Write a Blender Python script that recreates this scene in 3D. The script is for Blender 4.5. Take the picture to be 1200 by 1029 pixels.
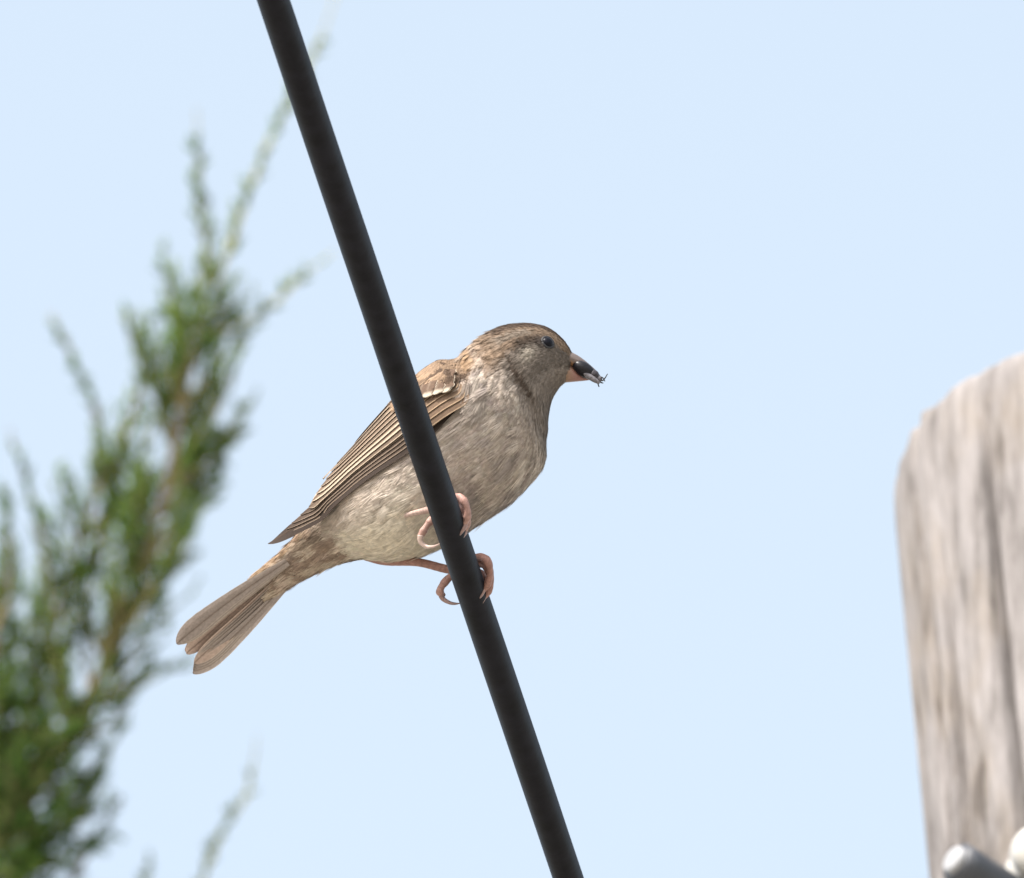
import bpy, math
import numpy as np
from mathutils import Vector

rng = np.random.default_rng(7)
for o in list(bpy.data.objects):
    bpy.data.objects.remove(o)
scene = bpy.context.scene
COL = scene.collection

# ------------------------------------------------------------------ camera
PITCH = math.radians(37.0)          # looking up at the wire
CAM = np.array([0.0, 0.0, 1.6])
DIST = 6.0                          # metres to the bird
K = 0.00025                         # metres per photo pixel at the bird
R_ = np.array([1.0, 0.0, 0.0])
F_ = np.array([0.0, math.cos(PITCH), math.sin(PITCH)])
U_ = np.array([0.0, -math.sin(PITCH), math.cos(PITCH)])

cd = bpy.data.cameras.new('camera')
cam = bpy.data.objects.new('camera', cd)
COL.objects.link(cam)
cam.location = CAM
cam.rotation_euler = (math.pi / 2 + PITCH, 0, 0)
cd.sensor_width = 36.0
cd.sensor_fit = 'HORIZONTAL'
cd.lens = 36.0 * DIST / (1200 * K)
cd.clip_start = 0.1
cd.clip_end = 3000
cd.dof.use_dof = True
cd.dof.focus_distance = DIST
cd.dof.aperture_fstop = cd.lens / 12.0
scene.camera = cam

# ------------------------------------------------------------------ sky, sun
SUN_EL = math.radians(49)
SUN_AZ = math.radians(218)          # clockwise from +Y: behind and left of the camera
w = bpy.data.worlds.new('World')
scene.world = w
w.use_nodes = True
wn = w.node_tree
bg = wn.nodes['Background']
sky = wn.nodes.new('ShaderNodeTexSky')
sky.sky_type = 'NISHITA'
sky.sun_disc = False
sky.sun_elevation = SUN_EL
sky.sun_rotation = SUN_AZ
sky.air_density = 1.0
sky.dust_density = 3.0
sky.ozone_density = 1.0
hs = wn.nodes.new('ShaderNodeHueSaturation')
hs.inputs['Saturation'].default_value = 0.49
hs.inputs['Hue'].default_value = 0.479
wn.links.new(sky.outputs[0], hs.inputs['Color'])
wn.links.new(hs.outputs[0], bg.inputs[0])
bg.inputs[1].default_value = 0.15
sd = bpy.data.lights.new('sun', 'SUN')
sd.energy = 2.6
sd.angle = math.radians(0.53)
sd.color = (1.0, 0.95, 0.89)
sun = bpy.data.objects.new('sun', sd)
COL.objects.link(sun)
to_sun = Vector((math.sin(SUN_AZ) * math.cos(SUN_EL), math.cos(SUN_AZ) * math.cos(SUN_EL), math.sin(SUN_EL)))
sun.rotation_euler = to_sun.to_track_quat('Z', 'Y').to_euler()
sun.location = (-5, -5, 20)

vs = scene.view_settings
vs.view_transform = 'Standard'
vs.look = 'None'
vs.gamma = 1.0
vs.use_curve_mapping = False
vs.exposure = 1.42

# ------------------------------------------------------------------ helpers
def P(px, py, n=0.0, d=DIST):
    """photo pixel + metres towards the camera from distance d -> world"""
    px = np.asarray(px, float); py = np.asarray(py, float); n = np.asarray(n, float)
    z = d - n
    a = (px - 600) * K * z / DIST
    b = -(py - 514.5) * K * z / DIST
    return CAM + z[..., None] * F_ + a[..., None] * R_ + b[..., None] * U_


def project(w_):
    v = np.asarray(w_) - CAM
    z = v @ F_
    return 600 + (v @ R_) / z * DIST / K, 514.5 - (v @ U_) / z * DIST / K


def catmull(pts, ts):
    pts = np.asarray(pts, float)
    n = len(pts)
    ts = np.clip(np.asarray(ts, float), 0, n - 1 - 1e-9)
    i = np.floor(ts).astype(int)
    f = (ts - i)
    g = lambda k: pts[np.clip(k, 0, n - 1)]
    p0, p1, p2, p3 = g(i - 1), g(i), g(i + 1), g(i + 2)
    p0 = np.where((i == 0)[:, None] if pts.ndim > 1 else (i == 0), 2 * p1 - p2, p0)
    p3 = np.where((i + 2 > n - 1)[:, None] if pts.ndim > 1 else (i + 2 > n - 1), 2 * p2 - p1, p3)
    if pts.ndim > 1:
        f = f[:, None]
    return 0.5 * (2 * p1 + (p2 - p0) * f + (2 * p0 - 5 * p1 + 4 * p2 - p3) * f ** 2 + (3 * p1 - p0 - 3 * p2 + p3) * f ** 3)


def smooth(a, b, x):
    t = np.clip((x - a) / (b - a), 0, 1)
    return t * t * (3 - 2 * t)


def lerp(a, b, t):
    a = np.asarray(a, float); b = np.asarray(b, float)
    t = np.asarray(t, float)
    return a + (b - a) * (t[..., None] if a.ndim and t.ndim else t)


def norm(v):
    return v / np.maximum(np.linalg.norm(v, axis=-1, keepdims=True), 1e-12)


class Hash3:
    """cheap smooth value noise"""
    def __init__(self, seed):
        self.t = np.random.default_rng(seed).random(4096)
    def __call__(self, x, y, z=0):
        x, y, z = np.broadcast_arrays(np.asarray(x, float), y, z)
        xi, yi, zi = np.floor(x).astype(int), np.floor(y).astype(int), np.floor(z).astype(int)
        fx, fy, fz = x - xi, y - yi, z - zi
        fx, fy, fz = [f * f * (3 - 2 * f) for f in (fx, fy, fz)]
        r = 0
        for a in (0, 1):
            for b in (0, 1):
                for c in (0, 1):
                    h = self.t[((xi + a) * 73 + (yi + b) * 1571 + (zi + c) * 8117) % 4096]
                    r = r + h * (fx if a else 1 - fx) * (fy if b else 1 - fy) * (fz if c else 1 - fz)
        return r


def new_mesh(name, verts, faces, mat, parent=None, origin=None, colors=None, normals=None, smooth_=True):
    """faces: (M,3) / (M,4) array or a list of them; verts in world space, stored relative to origin"""
    verts = np.asarray(verts, float)
    if origin is not None:
        verts = verts - np.asarray(origin)
    if not isinstance(faces, (list, tuple)):
        faces = [faces]
    faces = [np.asarray(f, np.int32) for f in faces if len(f)]
    me = bpy.data.meshes.new(name)
    me.vertices.add(len(verts))
    me.vertices.foreach_set('co', verts.astype(np.float32).ravel())
    loops = np.concatenate([f.ravel() for f in faces])
    sizes = np.concatenate([np.full(len(f), f.shape[1], np.int32) for f in faces])
    me.loops.add(len(loops))
    me.loops.foreach_set('vertex_index', loops)
    me.polygons.add(len(sizes))
    me.polygons.foreach_set('loop_start', np.concatenate([[0], np.cumsum(sizes)[:-1]]).astype(np.int32))
    me.update(calc_edges=True)
    me.polygons.foreach_set('use_smooth', np.full(len(sizes), smooth_))
    if colors is not None:
        at = me.color_attributes.new('Col', 'FLOAT_COLOR', 'POINT')
        c = np.ones((len(verts), 4), np.float32)
        c[:, :3] = np.clip(colors, 0, 1)
        at.data.foreach_set('color', c.ravel())
    me.validate()
    if normals is not None:
        me.normals_split_custom_set_from_vertices([tuple(x) for x in normals.tolist()])
    if mat:
        me.materials.append(mat)
    o = bpy.data.objects.new(name, me)
    COL.objects.link(o)
    if parent is not None:
        o.parent = parent
    return o


def empty(name, loc):
    o = bpy.data.objects.new(name, None)
    o.empty_display_size = 0.05
    COL.objects.link(o)
    o.location = loc
    return o


def tag(o, label, cat, group=None):
    o['label'] = label
    o['category'] = cat
    if group:
        o['group'] = group
    return o


def frames(p):
    t = norm(np.gradient(p, axis=0))
    n = np.zeros_like(p)
    a = np.array([0.3, 0.2, 1.0]) if abs(t[0] @ norm(np.array([0.3, 0.2, 1.0]))) < 0.9 else np.array([1.0, 0, 0])
    n[0] = norm(np.cross(t[0], a))
    for i in range(1, len(p)):
        v = n[i - 1] - t[i] * (n[i - 1] @ t[i])
        n[i] = norm(v)
    return t, n, np.cross(t, n)


def tube(p, r, sides=10, flat=1.0):
    """tapered tube with closed ends -> verts, [quads, tris]"""
    p = np.asarray(p, float); r = np.asarray(r, float)
    t, n, b = frames(p)
    a = np.arange(sides) * 2 * math.pi / sides
    ring = np.cos(a)[None, :, None] * n[:, None] + flat * np.sin(a)[None, :, None] * b[:, None]
    v = p[:, None] + ring * r[:, None, None]
    N = len(p)
    v = np.concatenate([v.reshape(-1, 3), p[:1], p[-1:]])
    i = np.arange(N - 1)[:, None] * sides
    j = np.arange(sides)[None]
    j2 = (j + 1) % sides
    q = np.stack([i + j, i + j2, i + sides + j2, i + sides + j], -1).reshape(-1, 4)
    j = np.arange(sides); j2 = (j + 1) % sides
    c0 = np.stack([np.full(sides, N * sides), j2, j], -1)
    e = (N - 1) * sides
    c1 = np.stack([np.full(sides, N * sides + 1), e + j, e + j2], -1)
    return v, [q, np.concatenate([c0, c1])]


def join(parts):
    vs_, qs, ts = [], [], []
    k = 0
    for v, fl in parts:
        vs_.append(v)
        for f in fl:
            (qs if f.shape[1] == 4 else ts).append(f + k)
        k += len(v)
    out = []
    if qs: out.append(np.concatenate(qs))
    if ts: out.append(np.concatenate(ts))
    return np.concatenate(vs_), out


# ------------------------------------------------------------------ materials
def material(name, base=(0.5, 0.5, 0.5), rough=0.6, spec=0.5, attr=False, noise=None, bump=None, metal=0.0, transl=0.0, coat=0.0):
    m = bpy.data.materials.new(name)
    m.use_nodes = True
    nt = m.node_tree
    b = nt.nodes['Principled BSDF']
    b.inputs['Base Color'].default_value = (*base, 1)
    b.inputs['Roughness'].default_value = rough
    b.inputs['Specular IOR Level'].default_value = spec
    b.inputs['Metallic'].default_value = metal
    b.inputs['Coat Weight'].default_value = coat
    src = None
    if attr:
        a = nt.nodes.new('ShaderNodeVertexColor')
        a.layer_name = 'Col'
        src = a.outputs[0]
    tc = nt.nodes.new('ShaderNodeTexCoord')
    if noise:
        scale, lo, hi, stretch = noise
        mp = nt.nodes.new('ShaderNodeMapping')
        mp.inputs['Scale'].default_value = stretch
        nt.links.new(tc.outputs['Object'], mp.inputs[0])
        no = nt.nodes.new('ShaderNodeTexNoise')
        no.inputs['Scale'].default_value = scale
        no.inputs['Detail'].default_value = 6
        nt.links.new(mp.outputs[0], no.inputs['Vector'])
        mr = nt.nodes.new('ShaderNodeMapRange')
        mr.inputs[1].default_value = 0.3; mr.inputs[2].default_value = 0.7
        mr.inputs[3].default_value = lo; mr.inputs[4].default_value = hi
        nt.links.new(no.outputs[0], mr.inputs[0])
        mx = nt.nodes.new('ShaderNodeVectorMath'); mx.operation = 'SCALE'
        if src:
            nt.links.new(src, mx.inputs[0])
        else:
            mx.inputs[0].default_value = base
        nt.links.new(mr.outputs[0], mx.inputs['Scale'])
        src = mx.outputs[0]
    if src:
        nt.links.new(src, b.inputs['Base Color'])
    if bump:
        scale, strength, dist_ = bump
        no = nt.nodes.new('ShaderNodeTexNoise')
        no.inputs['Scale'].default_value = scale
        no.inputs['Detail'].default_value = 4
        nt.links.new(tc.outputs['Object'], no.inputs['Vector'])
        bp = nt.nodes.new('ShaderNodeBump')
        bp.inputs['Strength'].default_value = strength
        bp.inputs['Distance'].default_value = dist_
        nt.links.new(no.outputs[0], bp.inputs['Height'])
        nt.links.new(bp.outputs[0], b.inputs['Normal'])
    if transl > 0:
        tr = nt.nodes.new('ShaderNodeBsdfTranslucent')
        if src: nt.links.new(src, tr.inputs['Color'])
        else: tr.inputs['Color'].default_value = (*base, 1)
        ms = nt.nodes.new('ShaderNodeMixShader')
        ms.inputs[0].default_value = transl
        out = nt.nodes['Material Output']
        nt.links.new(b.outputs[0], ms.inputs[1])
        nt.links.new(tr.outputs[0], ms.inputs[2])
        nt.links.new(ms.outputs[0], out.inputs[0])
    return m


M_skin = material('feather_base', attr=True, rough=0.9, spec=0.1)
M_plume = material('plumage', attr=True, rough=0.85, spec=0.15, noise=(900, 0.82, 1.15, (1, 1, 1)), transl=0.12)
M_blade = material('flight_feather', attr=True, rough=0.75, spec=0.10, noise=(1500, 0.85, 1.12, (1, 1, 1)), transl=0.10)
M_leg = material('leg_skin', attr=True, rough=0.55, spec=0.4, noise=(1800, 0.8, 1.15, (1, 1, 1)), bump=(2500, 0.4, 0.0003))
M_claw = material('claw_horn', attr=True, rough=0.4, spec=0.5, noise=(1500, 0.85, 1.1, (1, 1, 1)))
M_beak = material('beak_horn', attr=True, rough=0.42, spec=0.5, noise=(900, 0.85, 1.12, (1, 1, 1)))
M_eye = material('eye_gloss', base=(0.006, 0.006, 0.009), rough=0.3, spec=0.10, noise=(800, .8, 1.2, (1, 1, 1)))
M_lid = material('eyelid', base=(0.02, 0.018, 0.018), rough=0.7, noise=(3000, 0.7, 1.2, (1, 1, 1)))
M_insect = material('insect_shell', attr=True, rough=0.34, spec=0.2, noise=(1500, 0.6, 1.4, (1, 1, 1)))
M_cable = material('cable_sheath', base=(0.0050, 0.0049, 0.0072), rough=0.5, spec=0.09, noise=(160, 0.55, 1.7, (1, 1, 1)), bump=(700, 0.12, 0.0004))
M_steel = material('galvanised_steel', base=(0.42, 0.43, 0.45), rough=0.5, metal=0.75, noise=(90, 0.75, 1.1, (1, 1, 1)), bump=(300, 0.15, 0.0005))
M_porc = material('porcelain', base=(0.42, 0.40, 0.36), rough=0.25, spec=0.5, noise=(40, 0.92, 1.03, (1, 1, 1)))
M_stem = material('juniper_bark', attr=True, rough=0.9, spec=0.1, noise=(120, 0.7, 1.25, (1, 1, 1)))
M_leaf = material('juniper_leaf', attr=True, rough=0.7, spec=0.12, transl=0.38)

def wood_material():
    m = bpy.data.materials.new('weathered_pole_wood')
    m.use_nodes = True
    nt = m.node_tree
    b = nt.nodes['Principled BSDF']
    b.inputs['Roughness'].default_value = 0.9
    b.inputs['Specular IOR Level'].default_value = 0.15
    tc = nt.nodes.new('ShaderNodeTexCoord')
    def stretched(scale, sx, sz, detail=8, rough=0.6):
        mp = nt.nodes.new('ShaderNodeMapping')
        mp.inputs['Scale'].default_value = (sx, sx, sz)
        nt.links.new(tc.outputs['Object'], mp.inputs[0])
        no = nt.nodes.new('ShaderNodeTexNoise')
        no.inputs['Scale'].default_value = scale
        no.inputs['Detail'].default_value = detail
        no.inputs['Roughness'].default_value = rough
        nt.links.new(mp.outputs[0], no.inputs['Vector'])
        return no.outputs[0]
    a = stretched(1.0, 60, 11)
    c = stretched(1.0, 190, 34)
    e = stretched(1.0, 30, 16, 4)
    mixf = nt.nodes.new('ShaderNodeMix'); mixf.data_type = 'FLOAT'
    mixf.inputs[0].default_value = 0.5
    nt.links.new(a, mixf.inputs[2]); nt.links.new(c, mixf.inputs[3])
    cr = nt.nodes.new('ShaderNodeValToRGB')
    el = cr.color_ramp.elements
    el[0].position = 0.38; el[0].color = (0.095, 0.085, 0.080, 1)
    el[1].position = 0.60; el[1].color = (0.255, 0.236, 0.228, 1)
    x = el.new(0.47); x.color = (0.180, 0.165, 0.157, 1)
    nt.links.new(mixf.outputs[0], cr.inputs[0])
    warm = nt.nodes.new('ShaderNodeMix'); warm.data_type = 'RGBA'; warm.blend_type = 'MULTIPLY'
    mr = nt.nodes.new('ShaderNodeMapRange')
    mr.inputs[1].default_value = 0.48; mr.inputs[2].default_value = 0.72
    nt.links.new(e, mr.inputs[0])
    nt.links.new(mr.outputs[0], warm.inputs[0])
    nt.links.new(cr.outputs[0], warm.inputs[6])
    warm.inputs[7].default_value = (0.90, 0.84, 0.74, 1)
    nt.links.new(warm.outputs[2], b.inputs['Base Color'])
    bp = nt.nodes.new('ShaderNodeBump')
    bp.inputs['Strength'].default_value = 0.6
    bp.inputs['Distance'].default_value = 0.003
    nt.links.new(mixf.outputs[0], bp.inputs['Height'])
    nt.links.new(bp.outputs[0], b.inputs['Normal'])
    return m
M_wood = wood_material()

def ground_material():
    m = bpy.data.materials.new('pale_gravel')
    m.use_nodes = True
    nt = m.node_tree
    b = nt.nodes['Principled BSDF']
    b.inputs['Roughness'].default_value = 0.95
    tc = nt.nodes.new('ShaderNodeTexCoord')
    no = nt.nodes.new('ShaderNodeTexNoise')
    no.inputs['Scale'].default_value = 0.35
    no.inputs['Detail'].default_value = 10
    nt.links.new(tc.outputs['Object'], no.inputs['Vector'])
    cr = nt.nodes.new('ShaderNodeValToRGB')
    el = cr.color_ramp.elements
    el[0].position = 0.35; el[0].color = (0.20, 0.185, 0.15, 1)
    el[1].position = 0.65; el[1].color = (0.34, 0.315, 0.28, 1)
    nt.links.new(no.outputs[0], cr.inputs[0])
    nt.links.new(cr.outputs[0], b.inputs['Base Color'])
    return m

# ------------------------------------------------------------------ ground
gx = np.linspace(-900, 900, 41)
GX, GY = np.meshgrid(gx, gx, indexing='ij')
hn = Hash3(5)
GZ = np.where(np.hypot(GX, GY) > 80, (hn(GX / 120, GY / 120) - 0.5) * 3.0, 0.0)
gi = np.arange(40)[:, None] * 41 + np.arange(40)[None]
gq = np.stack([gi, gi + 41, gi + 42, gi + 1], -1).reshape(-1, 4)
g = new_mesh('ground', np.stack([GX, GY, GZ], -1).reshape(-1, 3), gq, ground_material())
g['kind'] = 'structure'

# ------------------------------------------------------------------ cable
# the wire runs away from the camera almost level, over the photographer's left shoulder
def cable_axis(py):
    """photo row -> pixel x, metres towards camera from the bird plane"""
    py = np.asarray(py, float)
    n = (82 - (py - 650) * 1.33) * K
    return 320 + 346 * py / 1029.0, n
ca, na = cable_axis(0.0); cb, nb_ = cable_axis(1029.0)
A_ = P(np.array(ca), py=np.array(0.0), n=na)
B_ = P(np.array(cb), py=np.array(1029.0), n=nb_)
CR = 18.0 * K
cdir = norm(B_ - A_)
cmid = (A_ + B_) / 2
ss = np.concatenate([np.linspace(-16, -1, 40), np.linspace(-0.9, 0.9, 121), np.linspace(1, 24, 50)])
cp = cmid + cdir * ss[:, None]
cp[:, 2] += 0.0012 * ss ** 2
hc = Hash3(11)
wob = (hc(ss * 14, 0.5) - 0.5) * 0.00025
cp[:, 0] += wob
v, f = tube(cp, CR * (1 + 0.02 * (hc(ss * 30, 3.3) - 0.5)), 40)
cable = new_mesh('overhead_cable', v, f, M_cable, origin=cmid)
cable.location = cmid
tag(cable, 'black rubber sheathed overhead cable that the sparrow perches on', 'cable')

# ------------------------------------------------------------------ sparrow
ST = [  # upper edge px, lower edge px, depth factor : from the bill base back to the tail coverts
    ((670, 414), (665, 445), .50), ((659, 398), (655, 454), .68), ((640, 384), (646, 469), .78),
    ((612, 380), (641, 490), .82), ((582, 386), (640, 515), .85), ((554, 405), (636, 540), .88),
    ((531, 428), (622, 561), .90), ((506, 446), (597, 588), .92), ((478, 474), (564, 611), .92),
    ((448, 507), (524, 635), .92), ((414, 547), (480, 652), .90), ((384, 583), (438, 655), .85),
    ((360, 611), (404, 657), .80), ((342, 635), (375, 668), .70), ((327, 651), (350, 680), .60),
    ((309, 666), (329, 693), .48), ((292, 681), (308, 704), .30)]
SU = np.array([s[0] for s in ST], float)
SL = np.array([s[1] for s in ST], float)
SD = np.array([s[2] for s in ST], float)
NU, NP = 161, 120
UMAX = len(ST) - 1.0
us = np.linspace(0, UMAX, NU)
ph = np.arange(NP) * 2 * math.pi / NP
Uc, Lc, Dc = catmull(SU, us), catmull(SL, us), catmull(SD, us)
Cc = (Uc + Lc) / 2
Hc = (Uc - Lc) / 2
rad = np.linalg.norm(Hc, axis=1)
bump = np.ones((NU, NP))
def gb(u0, su, p0, sp, amp):
    d = (np.degrees(ph)[None] - p0 + 180) % 360 - 180
    return amp * np.exp(-((us[:, None] - u0) / su) ** 2 - (d / sp) ** 2)
for side in (0, 1):
    mir = (lambda p: p) if side == 0 else (lambda p: -74 - p)
    dq = (np.degrees(ph)[None] - mir(96) + 180) % 360 - 180
    uq = us[:, None] + .006 * (dq if side == 0 else -dq)
    bump += (.17 if side == 0 else .03) * smooth(8.3, 9.8, uq) * (1 - smooth(10.75, 11.05, uq)) * np.exp(-(dq / 42) ** 2)   # flank lobe
    bump += gb(11.5, 0.4, mir(92), 40, -0.14)     # fold behind it
    bump += gb(2.7, 0.6, mir(75), 25, 0.05)       # cheek
    bump += gb(4.1, 0.35, mir(90), 50, -0.05)     # neck fold
    bump += gb(5.6, 0.8, mir(80), 35, 0.05)       # shoulder
px = Cc[:, None, 0] + Hc[:, None, 0] * np.cos(ph) * bump
py = Cc[:, None, 1] + Hc[:, None, 1] * np.cos(ph) * bump
pn = (rad * Dc)[:, None] * np.sin(ph) * bump * K
# the heading turns a little towards the camera
pn = pn + (Cc[:, None, 0] - 500) * K * 0.10
SP = P(px, py, pn)
gu = np.gradient(SP, axis=0)
gp = np.roll(SP, -1, 1) - np.roll(SP, 1, 1)
SN = norm(np.cross(gu, gp))
if np.mean(np.sum(SN * (SP - SP.mean(1, keepdims=True)), -1)) < 0:
    SN = -SN
LU = np.linalg.norm(gu, axis=-1) * (NU - 1) / UMAX        # metres per unit u
LP = np.linalg.norm(gp, axis=-1) / 2 / (2 * math.pi / NP)  # metres per radian


def samp(G, u, p):
    fu = np.clip(np.asarray(u, float) / UMAX * (NU - 1), 0, NU - 1.001)
    fp = (np.asarray(p, float) / (2 * math.pi) * NP) % NP
    i = np.floor(fu).astype(int); j = np.floor(fp).astype(int) % NP
    a = fu - i; b = fp - np.floor(fp)
    if G.ndim == 3:
        a = a[..., None]; b = b[..., None]
    j2 = (j + 1) % NP
    return (G[i, j] * (1 - a) + G[i + 1, j] * a) * (1 - b) + (G[i, j2] * (1 - a) + G[i + 1, j2] * a) * b


nz1, nz2, nz3 = Hash3(21), Hash3(22), Hash3(23)

def plume_color(u, p):
    """feather colours with some painted fold shade; al: 0 belly midline, 90 flank, 180 back"""
    d = np.degrees(p)
    al = np.abs((d - 143 + 180) % 360 - 180)
    c = np.zeros(u.shape + (3,)) + np.array([.375, .318, .272])             # breast
    def mix(col, m):
        nonlocal c
        m = np.clip(m, 0, 1)[..., None]
        c = c * (1 - m) + np.array(col) * m
    pn1 = nz1(u * 3.0, d / 14.0)
    pn2 = nz2(u * 6.0, d / 9.0)
    mix((.235, .200, .180), smooth(.48, .72, pn1) * .85 * smooth(4.2, 5.0, u) * (1 - smooth(8, 9, u)))
    mix((.46, .40, .34), smooth(.55, .8, pn2) * .6)
    mix((.56, .50, .40), smooth(7.5, 9.5, u) * (1 - smooth(35, 75, al)) * .9)       # creamy belly
    mix((.43, .36, .295), smooth(7.5, 9.0, u) * smooth(45, 80, al) * .7)           # flank
    mix((.40, .325, .25), smooth(10.9, 11.4, u))                                    # vent
    mix((.19, .135, .10), smooth(10.9, 11.2, u) * smooth(.42, .58, nz3(u * 1.3, d / 13.0)) * .85)
    mix((.105, .073, .055), np.exp(-((u - 11.35 + .006 * (d - 90)) / .34) ** 2) * smooth(58, 78, al) * .85)  # brown feathers, darkened further to paint shadow in the fold behind the flank
    mix((.26, .18, .115), smooth(9.5, 11.5, u) * smooth(85, 115, al))               # rump
    mix((.27, .18, .11), smooth(4.5, 5.0, u) * (1 - smooth(9, 10, u)) * smooth(92, 106, al))   # mantle
    mix((.10, .065, .04), smooth(5.4, 6.2, u) * (1 - smooth(9, 10, u)) * smooth(112, 122, al) * smooth(.55, .7, nz3(u * 1.0, d / 6.0)))
    c = c * 1.12
    # head
    hd = 1 - smooth(4.3, 5.0, u)
    mix((.245, .175, .122), hd * smooth(70, 92, al))                                 # nape, sides
    mix((.205, .170, .142), (1 - smooth(3.4, 4.2, u)) * smooth(30, 50, al) * (1 - smooth(84, 92, al)))  # cheek
    mix((.30, .25, .21), (1 - smooth(3.6, 4.4, u)) * (1 - smooth(25, 50, al)))     # throat
    mix((.085, .057, .040), (1 - smooth(3.4, 4.4, u)) * smooth(112, 124, al))        # crown
    mix((.22, .175, .135), smooth(2.2, 2.6, u) * (1 - smooth(3.6, 4.2, u)) * smooth(98, 102, al) * (1 - smooth(110, 116, al)))  # brow
    mix((.05, .036, .027), smooth(1.9, 2.1, u) * (1 - smooth(2.9, 3.5, u)) * np.exp(-((al - 91) / 8.5) ** 2) * .95)   # eye line
    mix((.42, .37, .30), np.exp(-((u - 2.75) / .35) ** 2 - ((al - 75) / 7) ** 2) * .85)                             # pale patch
    mix((.075, .052, .038), np.exp(-((u - 3.5 - (al - 60) * .008) / .17) ** 2) * smooth(18, 38, al) * (1 - smooth(78, 92, al)) * .9)
    mix((.075, .06, .052), np.exp(-((u - 1.98) / .33) ** 2 - ((al - 89) / 13) ** 2) * .9)                             # lores
    c = c * (1 - .30 * (1 - smooth(3.8, 5.0, u)))[..., None]
    return c


root_w = P(np.array(534.0), np.array(640.0), np.array(82 * K)) + np.array([0, 0, CR])
bird = empty('sparrow', root_w)
tag(bird, 'brown streaked sparrow perched on the black cable with an insect in its bill', 'bird')

PHG = np.broadcast_to(ph, (NU, NP))
USG = np.broadcast_to(us[:, None], (NU, NP))
bc = plume_color(USG, PHG) * 0.75
ii = np.arange(NU - 1)[:, None] * NP; jj = np.arange(NP)[None]; j2 = (jj + 1) % NP
bq = np.stack([ii + jj, ii + NP + jj, ii + NP + j2, ii + j2], -1).reshape(-1, 4)
bv = np.concatenate([(SP - SN * 0.0004).reshape(-1, 3), SP[0].mean(0)[None], SP[-1].mean(0)[None]])
nn = NU * NP
j = np.arange(NP)
cap0 = np.stack([np.full(NP, nn), j, (j + 1) % NP], -1)
e0 = (NU - 1) * NP
cap1 = np.stack([np.full(NP, nn + 1), e0 + (j + 1) % NP, e0 + j], -1)
body = new_mesh('body', bv, [bq, np.concatenate([cap0, cap1])], M_skin, bird, root_w,
                np.concatenate([bc.reshape(-1, 3), bc[0].mean(0)[None], bc[-1].mean(0)[None]]))

# ---- wing geometry on the body surface
LOWU = np.array([5.8, 6.4, 7, 8, 9, 10, 11, 12, 13, 14, 15])
LOWP = np.array([62, 64, 63, 60, 56, 50, 48, 43, 26, 10, 2.])
def phi_low(u):
    return np.interp(u, LOWU, LOWP)
def wing_h(u):
    return 0.0006 + .0009 * smooth(6.4, 7.2, u) + 0.0029 * smooth(9.3, 12.8, u)


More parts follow.
